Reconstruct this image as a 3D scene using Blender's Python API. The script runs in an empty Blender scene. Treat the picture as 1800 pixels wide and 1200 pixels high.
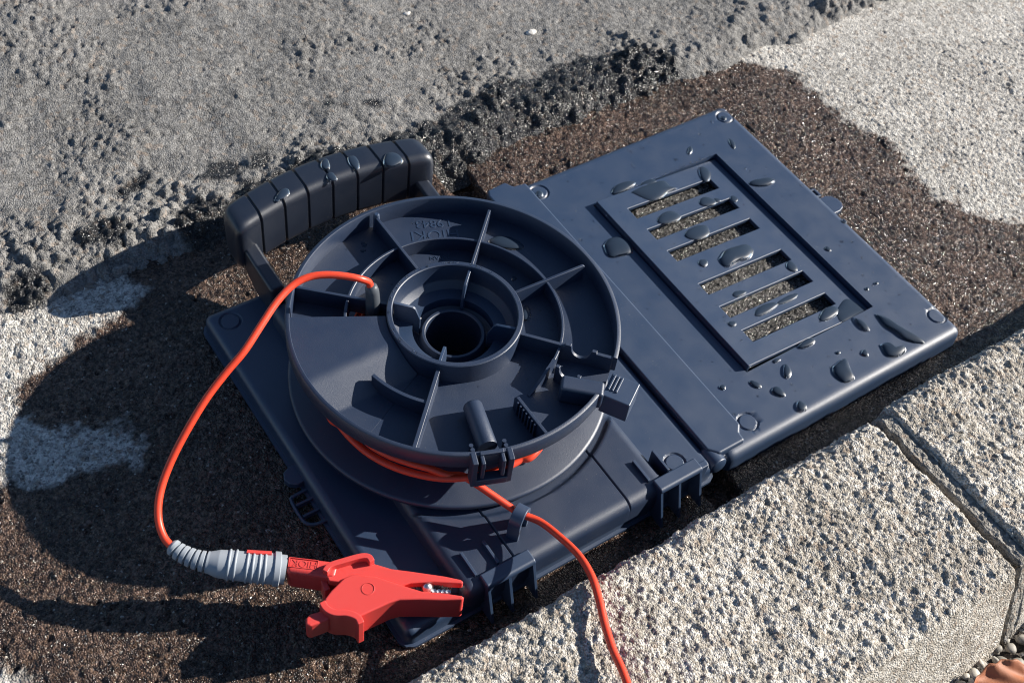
import bpy, bmesh, math, random
import numpy as np
from mathutils import Vector, Matrix

# ------------------------------------------------------------------ camera, sky, sun, exposure
K = 0.0011875                      # metres per design unit (flange radius 80 units = 95 mm)
CAMP = np.array([-224.218, -308.206, 527.079])
CAMR = np.array([[0.8295959841, 0.3819072074, -0.4073295816],
                 [-0.5501150335, 0.6839733477, -0.4791178452],
                 [0.0956240193, 0.6215523668, 0.7775144386]])
FPX = 2187.36                      # focal length in photo pixels (1800 wide)
SUN_EL, SUN_AZ = 27.0, -19.2       # degrees; azimuth counter-clockwise from +X

sc = bpy.context.scene
col = sc.collection
cam_d = bpy.data.cameras.new('camera'); cam = bpy.data.objects.new('camera', cam_d); col.objects.link(cam)
cam_d.sensor_width = 36; cam_d.lens = FPX / 1800 * 36
cam_d.clip_start = 0.02; cam_d.clip_end = 400
m4 = Matrix.Identity(4)
for i in range(3):
    for j in range(3): m4[i][j] = CAMR[i][j]
    m4[i][3] = CAMP[i] * K
cam.matrix_world = m4
cam_d.dof.use_dof = True; cam_d.dof.focus_distance = 0.70; cam_d.dof.aperture_fstop = 16
sc.camera = cam

w = bpy.data.worlds.new('World'); sc.world = w; w.use_nodes = True
wn = w.node_tree; wn.nodes.clear()
sky = wn.nodes.new('ShaderNodeTexSky'); sky.sky_type = 'NISHITA'; sky.sun_disc = False
sky.sun_elevation = math.radians(SUN_EL); sky.sun_rotation = math.radians(90 - SUN_AZ)
sky.air_density = 1.0; sky.dust_density = 0.3; sky.ozone_density = 3.6
bg = wn.nodes.new('ShaderNodeBackground'); bg.inputs[1].default_value = 0.054
wo = wn.nodes.new('ShaderNodeOutputWorld')
wn.links.new(sky.outputs[0], bg.inputs[0]); wn.links.new(bg.outputs[0], wo.inputs[0])

sd = bpy.data.lights.new('sun', 'SUN'); sd.energy = 5.0; sd.angle = math.radians(0.53); sd.color = (1.0, 0.935, 0.845)
so = bpy.data.objects.new('sun', sd); col.objects.link(so)
e_, a_ = math.radians(SUN_EL), math.radians(SUN_AZ)
SUNV = Vector((math.cos(e_) * math.cos(a_), math.cos(e_) * math.sin(a_), math.sin(e_)))
so.rotation_euler = SUNV.to_track_quat('Z', 'Y').to_euler(); so.location = SUNV * 3
sc.view_settings.view_transform = 'Standard'; sc.view_settings.look = 'None'
sc.view_settings.exposure = 0.86; sc.view_settings.gamma = 1.0
sc.view_settings.use_curve_mapping = False
sc.cycles.filter_width = 1.1

# ------------------------------------------------------------------ helpers
random.seed(7); rng = np.random.default_rng(11)

def ray(px, py):
    d = np.array([(px - 900) / FPX, -(py - 600) / FPX, -1.0]); return CAMR @ d
def P(px, py, z):                  # photo pixel -> point on the level plane z (design units)
    r = ray(px, py); t = (z - CAMP[2]) / r[2]; return CAMP + t * r
def PL(lst, z): return [tuple(P(a, b, z)[:2]) for a, b in lst]

def attr_mesh(name, V, Q):
    V = np.asarray(V, np.float32) * K; Q = np.asarray(Q, np.int32)
    me = bpy.data.meshes.new(name)
    me.vertices.add(len(V)); me.vertices.foreach_set('co', V.ravel())
    me.loops.add(Q.size); me.loops.foreach_set('vertex_index', Q.ravel())
    me.polygons.add(len(Q)); me.polygons.foreach_set('loop_start', np.arange(0, Q.size, Q.shape[1], dtype=np.int32))
    me.update(calc_edges=True); me.validate()
    return me
def grid_quads(nx, ny):
    i = np.arange(nx * ny).reshape(nx, ny)
    return np.stack([i[:-1, :-1], i[1:, :-1], i[1:, 1:], i[:-1, 1:]], -1).reshape(-1, 4)
def place(o, parent=None):
    col.objects.link(o)
    if parent is not None:
        o.parent = parent
        if parent.type == 'EMPTY': o.location = -parent.location
    return o
def tag(o, label=None, cat=None, group=None, kind=None):
    if label: o['label'] = label
    if cat: o['category'] = cat
    if group: o['group'] = group
    if kind: o['kind'] = kind
    return o
def empty(name, loc, label, cat, group=None):
    o = bpy.data.objects.new(name, None); col.objects.link(o); o.location = Vector(loc) * K
    o.empty_display_size = 0.02
    return tag(o, label, cat, group)
def grid_obj(name, G, mat, parent=None, attrs=None, sharp=None, flip=False):
    nx, ny = G.shape[:2]
    me = attr_mesh(name, G.reshape(-1, 3), grid_quads(nx, ny)[:, ::-1] if flip else grid_quads(nx, ny))
    me.polygons.foreach_set('use_smooth', np.ones(len(me.polygons), bool))
    if sharp: me.set_sharp_from_angle(angle=math.radians(sharp))
    for k, v in (attrs or {}).items():
        me.attributes.new(k, 'FLOAT', 'POINT').data.foreach_set('value', np.asarray(v, np.float32).ravel())
    me.materials.append(mat)
    return place(bpy.data.objects.new(name, me), parent)

class MB:
    def __init__(s): s.v = []; s.f = []
    def add(s, V, F):
        n = len(s.v); s.v += [tuple(map(float, p)) for p in V]; s.f += [tuple(int(i) + n for i in f) for f in F]; return s
    def box(s, c, size, rz=0, rx=0, ry=0):
        M = Matrix.Rotation(rz, 3, 'Z') @ Matrix.Rotation(ry, 3, 'Y') @ Matrix.Rotation(rx, 3, 'X')
        V = [Vector(c) + M @ Vector((x * size[0] / 2, y * size[1] / 2, z * size[2] / 2)) for z in (-1, 1) for x, y in ((-1, -1), (1, -1), (1, 1), (-1, 1))]
        return s.add(V, [(3, 2, 1, 0), (4, 5, 6, 7), (0, 1, 5, 4), (1, 2, 6, 5), (2, 3, 7, 6), (3, 0, 4, 7)])
    def prism(s, poly, z0, z1, f=None):
        n = len(poly); f = f or (lambda x, y, z: (x, y, z))
        V = [f(x, y, z0) for x, y in poly] + [f(x, y, z1) for x, y in poly]
        return s.add(V, [tuple(range(n - 1, -1, -1)), tuple(range(n, 2 * n))] + [(i, (i + 1) % n, n + (i + 1) % n, n + i) for i in range(n)])
    def rplate(s, poly, ang, t):       # polygon in (radius, z), extruded tangentially at angle (deg)
        c, sn = math.cos(math.radians(ang)), math.sin(math.radians(ang))
        return s.prism(poly, -t / 2, t / 2, lambda r, z, q: (r * c - q * sn, r * sn + q * c, z))
    def lathe(s, prof, n=96, a0=None, a1=None, center=(0, 0)):
        full = a0 is None; m = len(prof)
        A = np.linspace(0, 2 * np.pi, n, endpoint=False) if full else np.radians(np.linspace(a0, a1, n))
        V = [(center[0] + r * math.cos(a), center[1] + r * math.sin(a), z) for a in A for r, z in prof]
        F = []
        for i in range(n if full else n - 1):
            j = (i + 1) % n
            for k in range(m): F.append((i * m + k, j * m + k, j * m + (k + 1) % m, i * m + (k + 1) % m))
        if not full: F += [tuple(range(m - 1, -1, -1)), tuple((n - 1) * m + k for k in range(m))]
        return s.add(V, F)
    def loft(s, rings):                # list of equal-length closed rings, capped
        m = len(rings[0]); V = [p for r in rings for p in r]; F = []
        for i in range(len(rings) - 1):
            for k in range(m): F.append((i * m + k, i * m + (k + 1) % m, (i + 1) * m + (k + 1) % m, (i + 1) * m + k))
        F += [tuple(range(m - 1, -1, -1)), tuple((len(rings) - 1) * m + k for k in range(m))]
        return s.add(V, F)
    def tube(s, path, r, n=10):
        path = [Vector(p) for p in path]; rings = []; up = Vector((0, 0, 1))
        for i, p in enumerate(path):
            t = (path[min(i + 1, len(path) - 1)] - path[max(i - 1, 0)]).normalized()
            if i == 0: u = t.cross(up if abs(t.z) < 0.9 else Vector((1, 0, 0))).normalized()
            else: u = (u - t * u.dot(t)).normalized()
            v = t.cross(u); rr = r[i] if hasattr(r, '__len__') else r
            rings.append([p + (u * math.cos(2 * math.pi * k / n) + v * math.sin(2 * math.pi * k / n)) * rr for k in range(n)])
        return s.loft(rings)
    def build(s, name, mat, parent=None, bevel=0, seg=2, sharp=38, smooth=True):
        me = bpy.data.meshes.new(name); me.from_pydata([Vector(p) * K for p in s.v], [], s.f)
        bm = bmesh.new(); bm.from_mesh(me); bmesh.ops.recalc_face_normals(bm, faces=bm.faces); bm.to_mesh(me); bm.free()
        if smooth:
            me.polygons.foreach_set('use_smooth', np.ones(len(me.polygons), bool)); me.set_sharp_from_angle(angle=math.radians(sharp))
        me.materials.append(mat)
        o = place(bpy.data.objects.new(name, me), parent)
        if bevel:
            b = o.modifiers.new('bevel', 'BEVEL'); b.width = bevel * K; b.segments = seg; b.limit_method = 'ANGLE'
            b.angle_limit = math.radians(35); b.harden_normals = True
        return o

def catmull(pts, n=8):
    p = [np.array(q, float) for q in pts]; p = [2 * p[0] - p[1]] + p + [2 * p[-1] - p[-2]]; out = []
    for i in range(1, len(p) - 2):
        for t in np.linspace(0, 1, n, endpoint=False):
            a, b, c, d = p[i - 1:i + 3]
            out.append(0.5 * (2 * b + (c - a) * t + (2 * a - 5 * b + 4 * c - d) * t * t + (3 * b - a - 3 * c + d) * t ** 3))
    out.append(p[-2]); return out
def smooth(a, b, x):
    t = np.clip((x - a) / (b - a), 0, 1); return t * t * (3 - 2 * t)

T = rng.random((256, 256)); TJ = rng.random((256, 256, 3))
def vnoise(x, y, s, seed=0):
    x = x / s + seed * 17.31; y = y / s + seed * 7.77
    i = np.floor(x).astype(int); j = np.floor(y).astype(int); u = x - i; v = y - j
    u = u * u * (3 - 2 * u); v = v * v * (3 - 2 * v); g = lambda a, b: T[a & 255, b & 255]
    return (g(i, j) * (1 - u) + g(i + 1, j) * u) * (1 - v) + (g(i, j + 1) * (1 - u) + g(i + 1, j + 1) * u) * v - 0.5
def fbm(x, y, s, o=4, seed=0):
    return sum(vnoise(x, y, s / 2 ** k, seed + k) * 0.55 ** k for k in range(o))
def worley(x, y, s, seed=0):
    x = x / s + seed * 31.7; y = y / s + seed * 13.3
    i = np.floor(x).astype(int); j = np.floor(y).astype(int)
    f1 = np.full(x.shape, 9.0); idr = np.zeros(x.shape)
    for a in (-1, 0, 1):
        for b in (-1, 0, 1):
            t = TJ[(i + a) & 255, (j + b) & 255]
            d = np.hypot(i + a + t[..., 0] - x, j + b + t[..., 1] - y)
            m = d < f1; f1 = np.where(m, d, f1); idr = np.where(m, t[..., 2], idr)
    return f1 * s, idr
def facets(x, y, s, seed=0):         # angular grains: every cell has its own height and tilt, about -1 .. 1
    x = x / s + seed * 31.7; y = y / s + seed * 13.3
    i = np.floor(x).astype(int); j = np.floor(y).astype(int); f1 = np.full(x.shape, 9.0); h = np.zeros(x.shape)
    for a in (-1, 0, 1):
        for b in (-1, 0, 1):
            t = TJ[(i + a) & 255, (j + b) & 255]; q = TJ[(j + b + 91) & 255, (i + a + 37) & 255]
            dx = x - (i + a + t[..., 0]); dy = y - (j + b + t[..., 1]); d = np.hypot(dx, dy * (0.7 + 0.6 * q[..., 2])); m = d < f1
            f1 = np.where(m, d, f1); h = np.where(m, (t[..., 2] - 0.5) * 1.1 + dx * (q[..., 0] - 0.5) * 1.7 + dy * (q[..., 1] - 0.5) * 1.7, h)
    return h
def polydist(x, y, poly):            # signed distance, positive inside
    q = np.asarray(poly, float); d = np.full(x.shape, 1e9); ins = np.zeros(x.shape, bool)
    for k in range(len(q)):
        a, b = q[k], q[(k + 1) % len(q)]; e = b - a
        t = np.clip(((x - a[0]) * e[0] + (y - a[1]) * e[1]) / max(e @ e, 1e-9), 0, 1)
        d = np.minimum(d, np.hypot(x - a[0] - t * e[0], y - a[1] - t * e[1]))
        c = (a[1] > y) != (b[1] > y)
        with np.errstate(divide='ignore', invalid='ignore'):
            ins ^= c & (x < e[0] * (y - a[1]) / (e[1] if e[1] else 1e-9) + a[0])
    return np.where(ins, d, -d)
def axis(lo, a, b, hi, step, far):   # fine between a and b, coarse outside
    L = [lo + k * far for k in range(int(math.ceil((a - lo) / far)))] if lo < a else []
    H = [hi - k * far for k in range(int(math.ceil((hi - b) / far)))][::-1] if hi > b else []
    return np.array(L + list(np.linspace(a, b, int(round((b - a) / step)) + 1)) + H)

# ------------------------------------------------------------------ materials
def nt(name):
    m = bpy.data.materials.new(name); m.use_nodes = True; t = m.node_tree; t.nodes.clear()
    out = t.nodes.new('ShaderNodeOutputMaterial'); b = t.nodes.new('ShaderNodeBsdfPrincipled')
    t.links.new(b.outputs[0], out.inputs[0]); co = t.nodes.new('ShaderNodeTexCoord')
    return m, t, b, co
def N(t, kind, **kw):
    n = t.nodes.new(kind)
    for k, v in kw.items():
        if isinstance(k, str) and k in ('op',): n.operation = v
        elif k == 'inp':
            for a, b in v.items(): n.inputs[a].default_value = b
        else: setattr(n, k, v)
    return n
def noise(t, co, scale, detail=4, rough=0.55):
    n = N(t, 'ShaderNodeTexNoise', inp={'Scale': scale, 'Detail': detail, 'Roughness': rough}); t.links.new(co.outputs['Object'], n.inputs['Vector']); return n
def voro(t, co, scale, feature='F1'):
    n = N(t, 'ShaderNodeTexVoronoi', feature=feature, inp={'Scale': scale}); t.links.new(co.outputs['Object'], n.inputs['Vector']); return n
def ramp(t, src, stops):
    r = t.nodes.new('ShaderNodeValToRGB'); e = r.color_ramp.elements
    while len(e) < len(stops): e.new(0.5)
    for k, (p, c) in zip(e, stops):
        k.position = p; k.color = (c, c, c, 1) if not hasattr(c, '__len__') else (*c, 1)
    t.links.new(src, r.inputs[0]); return r
def mix(t, fac, a, b, mode='MIX'):
    n = t.nodes.new('ShaderNodeMix'); n.data_type = 'RGBA'; n.blend_type = mode
    for s, v in ((n.inputs[0], fac), (n.inputs[6], a), (n.inputs[7], b)):
        if hasattr(v, 'is_linked') or hasattr(v, 'links'): t.links.new(v, s)
        else: s.default_value = v if not hasattr(v, '__len__') else (*v, 1)
    return n.outputs[2]
def math_(t, op, a, b=0.0):
    n = N(t, 'ShaderNodeMath', op=op)
    for s, v in ((n.inputs[0], a), (n.inputs[1], b)):
        if hasattr(v, 'links'): t.links.new(v, s)
        else: s.default_value = v
    return n.outputs[0]
def bump(t, b, h, strength, dist, prev=None):
    n = N(t, 'ShaderNodeBump', inp={'Strength': strength, 'Distance': dist}); t.links.new(h, n.inputs['Height'])
    if prev is not None: t.links.new(prev.outputs[0], n.inputs['Normal'])
    t.links.new(n.outputs[0], b.inputs['Normal']); return n

def plastic(name, c, rough=0.36, grain=0.12, dust=0.5, spec=0.5):
    m, t, b, co = nt(name)
    n1 = noise(t, co, 60, 5); r1 = ramp(t, n1.outputs[0], [(0.3, rough * 0.9), (0.72, rough * 1.12)])
    t.links.new(r1.outputs[0], b.inputs['Roughness'])
    nd = noise(t, co, 900, 2); rd = ramp(t, nd.outputs[0], [(0.69, 0.0), (0.75, dust)])
    nl = noise(t, co, 25, 3); rl = ramp(t, nl.outputs[0], [(0.42, 0.0), (0.68, 1.0)])
    f = math_(t, 'MULTIPLY', rd.outputs[0], rl.outputs[0])
    t.links.new(mix(t, f, c, (0.22, 0.21, 0.2)), b.inputs['Base Color'])
    b.inputs['Specular IOR Level'].default_value = spec; b.inputs['IOR'].default_value = 1.6 if spec > 0.7 else 1.5
    ng = noise(t, co, 2600, 2); bump(t, b, ng.outputs[0], grain, 0.0004)
    return m
BLACK = plastic('black plastic', (0.013, 0.034, 0.080), 0.47, 0.16, 0.5, 0.9)
BLACK_TEX = plastic('grained black plastic', (0.008, 0.021, 0.054), 0.49, 0.24, 0.5, 0.8)
GRIP = plastic('black grip plastic', (0.007, 0.012, 0.025), 0.42, 0.1, 0.4, 0.75)
DGREY = plastic('dark grey rubber', (0.075, 0.085, 0.1), 0.45, 0.05, 0.2)
GREY = plastic('grey rubber', (0.31, 0.345, 0.385), 0.5, 0.05, 0.2)
REDCLIP = plastic('red plastic', (0.68, 0.07, 0.062), 0.42, 0.06, 0.08)
REDCABLE = plastic('red cable sheath', (0.72, 0.066, 0.028), 0.38, 0.03, 0.05)
for m_ in (REDCLIP, REDCABLE):
    b_ = m_.node_tree.nodes['Principled BSDF']; b_.inputs['Subsurface Weight'].default_value = 0.25
    b_.inputs['Subsurface Radius'].default_value = (0.004, 0.0008, 0.0005); b_.inputs['Subsurface Scale'].default_value = 0.5
m, t, b, co = nt('bright metal'); METAL = m
b.inputs['Base Color'].default_value = (0.75, 0.76, 0.78, 1); b.inputs['Metallic'].default_value = 1; b.inputs['Roughness'].default_value = 0.25
n1 = noise(t, co, 300); r1 = ramp(t, n1.outputs[0], [(0.3, 0.18), (0.7, 0.4)]); t.links.new(r1.outputs[0], b.inputs['Roughness'])
m, t, b, co = nt('water'); WATER = m
b.inputs['Base Color'].default_value = (0.97, 0.985, 1, 1); b.inputs['Transmission Weight'].default_value = 1
b.inputs['Roughness'].default_value = 0.02; b.inputs['IOR'].default_value = 1.333

WETPL = plastic('wetted black plastic', (0.022, 0.036, 0.06), 0.4, 0.0, 0.0, 0.3)

def stone_mat(name, dry, wet=None, s1=260, s2=620, bumpk=0.6, dryrough=0.9, speck=0.5, wetrough=(0.1, 0.32)):
    """granular concrete / asphalt: dry and wet are three tints (dark, mid, light); vertex attribute 'wet' mixes them"""
    m, t, b, co = nt(name)
    v1 = voro(t, co, s1); v2 = voro(t, co, s2)
    sx = N(t, 'ShaderNodeSeparateColor'); t.links.new(v1.outputs['Color'], sx.inputs[0])
    sy = N(t, 'ShaderNodeSeparateColor'); t.links.new(v2.outputs['Color'], sy.inputs[0])
    nb = noise(t, co, 14, 5, 0.6); nf = noise(t, co, 900, 4, 0.6)
    g = math_(t, 'ADD', math_(t, 'MULTIPLY', sx.outputs[0], 0.35), math_(t, 'MULTIPLY', sy.outputs[0], 0.42))
    g = math_(t, 'ADD', g, math_(t, 'MULTIPLY', nf.outputs[0], 0.25))
    g = math_(t, 'ADD', g, math_(t, 'MULTIPLY', math_(t, 'SUBTRACT', nb.outputs[0], 0.5), 0.55))
    lo, mi, hi = dry
    cd = ramp(t, g, [(0.12, lo), (0.45, mi), (0.82, hi)]).outputs[0]
    # occasional tinted grains
    tint = ramp(t, sx.outputs[1], [(0.90, 0.0), (0.93, speck)]).outputs[0]
    cd = mix(t, tint, cd, (0.34, 0.25, 0.18))
    tint2 = ramp(t, sy.outputs[1], [(0.92, 0.0), (0.95, speck)]).outputs[0]
    cd = mix(t, tint2, cd, (0.11, 0.12, 0.15))
    if wet:
        at = N(t, 'ShaderNodeAttribute', attribute_name='wet')
        wl, wm, wh = wet
        cw = ramp(t, g, [(0.15, wl), (0.5, wm), (0.85, wh)]).outputs[0]
        cw = mix(t, math_(t, 'MULTIPLY', tint, 0.5), cw, (0.16, 0.10, 0.06))
        cw = mix(t, ramp(t, sy.outputs[2], [(0.988, 0.0), (0.993, 1.0)]).outputs[0], cw, (0.36, 0.33, 0.29))
        fac = at.outputs['Fac']
        base = mix(t, fac, cd, cw)
        nr = noise(t, co, 380, 3); rw = ramp(t, nr.outputs[0], [(0.35, wetrough[0]), (0.7, wetrough[1])]).outputs[0]
        rg = mix(t, fac, (dryrough,) * 3, rw)
        t.links.new(rg, b.inputs['Roughness'])
    else:
        base = cd; b.inputs['Roughness'].default_value = dryrough
    t.links.new(base, b.inputs['Base Color'])
    d1 = ramp(t, v2.outputs['Distance'], [(0.0, 1.0), (0.75, 0.0)])
    b1 = bump(t, b, d1.outputs[0], bumpk, 0.0009)
    bump(t, b, nf.outputs[0], bumpk * 0.9, 0.0007, b1)
    return m
GUTTER = stone_mat('gutter concrete', ((0.11, 0.105, 0.1), (0.45, 0.428, 0.39), (0.78, 0.75, 0.69)),
                   ((0.007, 0.006, 0.006), (0.046, 0.029, 0.021), (0.19, 0.125, 0.092)), 360, 850, 1.0, wetrough=(0.04, 0.24))
ASPHALT = stone_mat('weathered asphalt', ((0.075, 0.073, 0.07), (0.185, 0.18, 0.172), (0.31, 0.302, 0.288)),
                    ((0.010, 0.010, 0.011), (0.024, 0.024, 0.025), (0.05, 0.049, 0.048)), 300, 900, 0.9, 0.88, 0.3, (0.06, 0.3))
KERB = stone_mat('kerb concrete', ((0.2, 0.178, 0.148), (0.45, 0.405, 0.34), (0.82, 0.78, 0.71)), None, 300, 950, 1.0)
MORTAR = stone_mat('mortar', ((0.12, 0.11, 0.095), (0.25, 0.23, 0.2), (0.4, 0.38, 0.34)), None, 300, 700, 0.9)
PEBBLE = stone_mat('pebbles', ((0.16, 0.15, 0.13), (0.3, 0.28, 0.24), (0.55, 0.52, 0.46)), None, 170, 60, 0.1, 0.6)
SOIL = stone_mat('soil', ((0.03, 0.026, 0.022), (0.06, 0.05, 0.042), (0.1, 0.085, 0.07)), None, 200, 500, 0.8)

# ------------------------------------------------------------------ ground sheet
g = MB(); g.prism([(-40000, -40000), (40000, -40000), (40000, 40000), (-40000, 40000)], -60, -30)
tag(g.build('ground', SOIL), kind='structure')

# ------------------------------------------------------------------ asphalt road
edge_px = [(-300, 640), (0, 540), (120, 495), (250, 450), (400, 403), (560, 350), (700, 312), (800, 286), (900, 240), (1000, 200), (1100, 165), (1200, 132), (1300, 88), (1400, 48), (1500, 8), (1700, -80)]
E2 = np.array([P(a, b, 2)[:2] for a, b in edge_px])
def asphalt_edge(x):
    return np.interp(x, E2[:, 0], E2[:, 1]) + vnoise(x, x * 0 + 3.3, 14, 3) * 4 + vnoise(x, x * 0 + 1.3, 40, 5) * 6
xs = axis(-3200, -215, 520, 3200, 1.0, 60)
tt = np.concatenate([np.arange(-18, 60, 0.8), np.arange(60, 140, 1.1), np.arange(140, 330, 1.6), np.arange(330, 3400, 70)])
X, TT = np.meshgrid(xs, tt, indexing='ij')
eg = asphalt_edge(xs)[:, None]; Y = eg * np.clip(1 - TT / 400, 0, 1) + 165 * np.clip(TT / 400, 0, 1) + TT
z = 10.0 * smooth(-11, 15, TT) - 5 * smooth(-4, -14, TT) - 1.2
edge = smooth(-13, -5, TT) * smooth(42, 14, TT)
near = smooth(70, 5, TT)
rub = smooth(0.02, 0.24, fbm(X, Y, 55, 3, 21) + 0.14 * near + 0.2 * smooth(-60, -160, X) * smooth(110, 20, TT))
z += fbm(X, Y, 90, 4, 1) * 4.5 + fbm(X, Y, 14, 3, 2) * 1.3
f1, idr = worley(X, Y, 6.5, 1)
st = np.sqrt(np.clip(1 - (f1 / 3.4) ** 2, 0, 1)) * np.where(idr > 0.78, 1.0, 0.75 * np.clip(rub + edge, 0, 1))
z += st * (0.08 + 0.8 * rub + 1.9 * near * rub) * (0.4 + idr)
f2, id2 = worley(X, Y, 3.0, 2)
edge = edge * (0.5 + 0.5 * smooth(-60, 20, X)) * (1 - 0.5 * smooth(210, 300, X))
z += st * edge * (0.6 + 2.0 * idr) + fbm(X, Y, 7, 3, 91) * 2.2 * edge
z += np.sqrt(np.clip(1 - (f2 / 1.7) ** 2, 0, 1)) * (0.28 + 0.35 * rub + 0.3 * near)
f3, id3 = worley(X, Y, 13.0, 3)
z += np.sqrt(np.clip(1 - (f3 / 6.0) ** 2, 0, 1)) * (id3 > 0.72) * (0.05 + 2.6 * near + 0.5 * rub)
z -= smooth(0.30, 0.46, fbm(X, Y * 1.4, 5, 3, 31)) * (0.7 + 0.5 * rub)      # small pits
z += facets(X, Y, 2.6, 9) * (0.22 + 0.2 * rub) + facets(X, Y, 5.2, 10) * (0.2 + 0.4 * rub)
wet = np.full(X.shape, -99.0)
W_AS = [[(1170, 90), (1100, 95), (1010, 108), (950, 128), (880, 148), (820, 180), (770, 212), (700, 238), (640, 258), (560, 268), (500, 300), (430, 320), (400, 350), (330, 350), (300, 395), (340, 430), (420, 440), (600, 420), (780, 320), (900, 262), (1000, 225), (1100, 180), (1180, 135)],
        [(362, 290), (395, 276), (430, 285), (428, 312), (390, 322), (358, 312)],
        [(205, 330), (235, 300), (275, 292), (278, 318), (245, 345), (210, 345)],
        [(440, 282), (468, 274), (480, 288), (470, 302), (445, 300)],
        [(552, 190), (575, 180), (612, 186), (606, 197), (570, 199)], [(640, 186), (690, 180), (700, 190), (660, 196)],
        [(130, 415), (170, 392), (232, 390), (240, 420), (190, 440), (140, 440)],
        [(0, 505), (20, 485), (60, 470), (90, 480), (80, 515), (30, 540), (0, 545)]]
W_AS[0][-8:] = [(420, 480), (600, 470), (800, 370), (900, 320), (1000, 290), (1100, 240), (1190, 190), (1215, 130)]
for q in W_AS: wet = np.maximum(wet, polydist(X, Y, PL(q, 8)))
wet = smooth(-1.5, 2.5, wet + fbm(X, Y, 9, 3, 41) * 7)
tag(grid_obj('asphalt_road', np.stack([X, Y, z], -1), ASPHALT, attrs={'wet': wet}), kind='structure')

# ------------------------------------------------------------------ concrete gutter
xs = axis(-3200, -250, 575, 3200, 0.7, 60); ys = np.concatenate([np.arange(-139.5, 178, 0.7), [182, 190, 200]])
X, Y = np.meshgrid(xs, ys, indexing='ij')
z = fbm(X, Y, 120, 3, 51) * 1.6
f1, idr = worley(X, Y, 2.6, 11); z += np.sqrt(np.clip(1 - (f1 / 1.6) ** 2, 0, 1)) * (0.5 + 0.5 * idr) * 0.6
f2, id2 = worley(X, Y, 8.0, 12); z += np.sqrt(np.clip(1 - (f2 / 3.2) ** 2, 0, 1)) * (id2 > 0.86) * 0.8 * (1 - smooth(300, 400, X))
z += facets(X, Y, 2.3, 53) * 0.45
z -= (smooth(0.5, 0.58, fbm(X, Y, 6, 2, 57))) * 1.3
rightd = smooth(330, 420, X) * smooth(60, 120, Y)                     # finer face on the dry slab
z = z * (1 - 0.6 * rightd) * (1 - 0.55 * smooth(-96, -116, Y))
jn = vnoise(Y, Y * 0, 6, 61) * 2.2 + vnoise(Y, Y * 0 + 5, 2.5, 62) * 0.8
jw = smooth(101.2 + jn, 99.6 + jn, X) * smooth(82.5 - jn, 85 - jn, X)  # slab joint
z = z * (1 - 0.5 * jw) - 9.5 * jw
z = z - 1.6 * smooth(165, 178, Y)
W_GU = [(1205, 128), (1260, 108), (1330, 112), (1395, 130), (1432, 165), (1500, 218), (1575, 258), (1612, 310), (1650, 345), (1700, 372), (1800, 395), (2300, 420),
        (2300, 1400), (-300, 1500), (-300, 870), (0, 832), (52, 852), (140, 832), (212, 812), (246, 828), (236, 742), (200, 757), (140, 747), (85, 751), (38, 728), (30, 690), (62, 648), (118, 612), (146, 586), (190, 572), (244, 540), (236, 462), (300, 410), (420, 330), (640, 230), (900, 120), (1150, 60)]
wd = polydist(X, Y, PL(W_GU, 0))
wd = np.minimum(wd, -polydist(X, Y, PL([(-60, 1185), (10, 1165), (48, 1175), (55, 1230), (-60, 1260)], 0)))
wet = smooth(-4.0, 4.0, wd + fbm(X, Y, 10, 4, 71) * 9 + fbm(X, Y, 3, 2, 73) * 5)
tag(grid_obj('concrete_gutter', np.stack([X, Y, z], -1), GUTTER, attrs={'wet': wet}), kind='structure')

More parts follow.
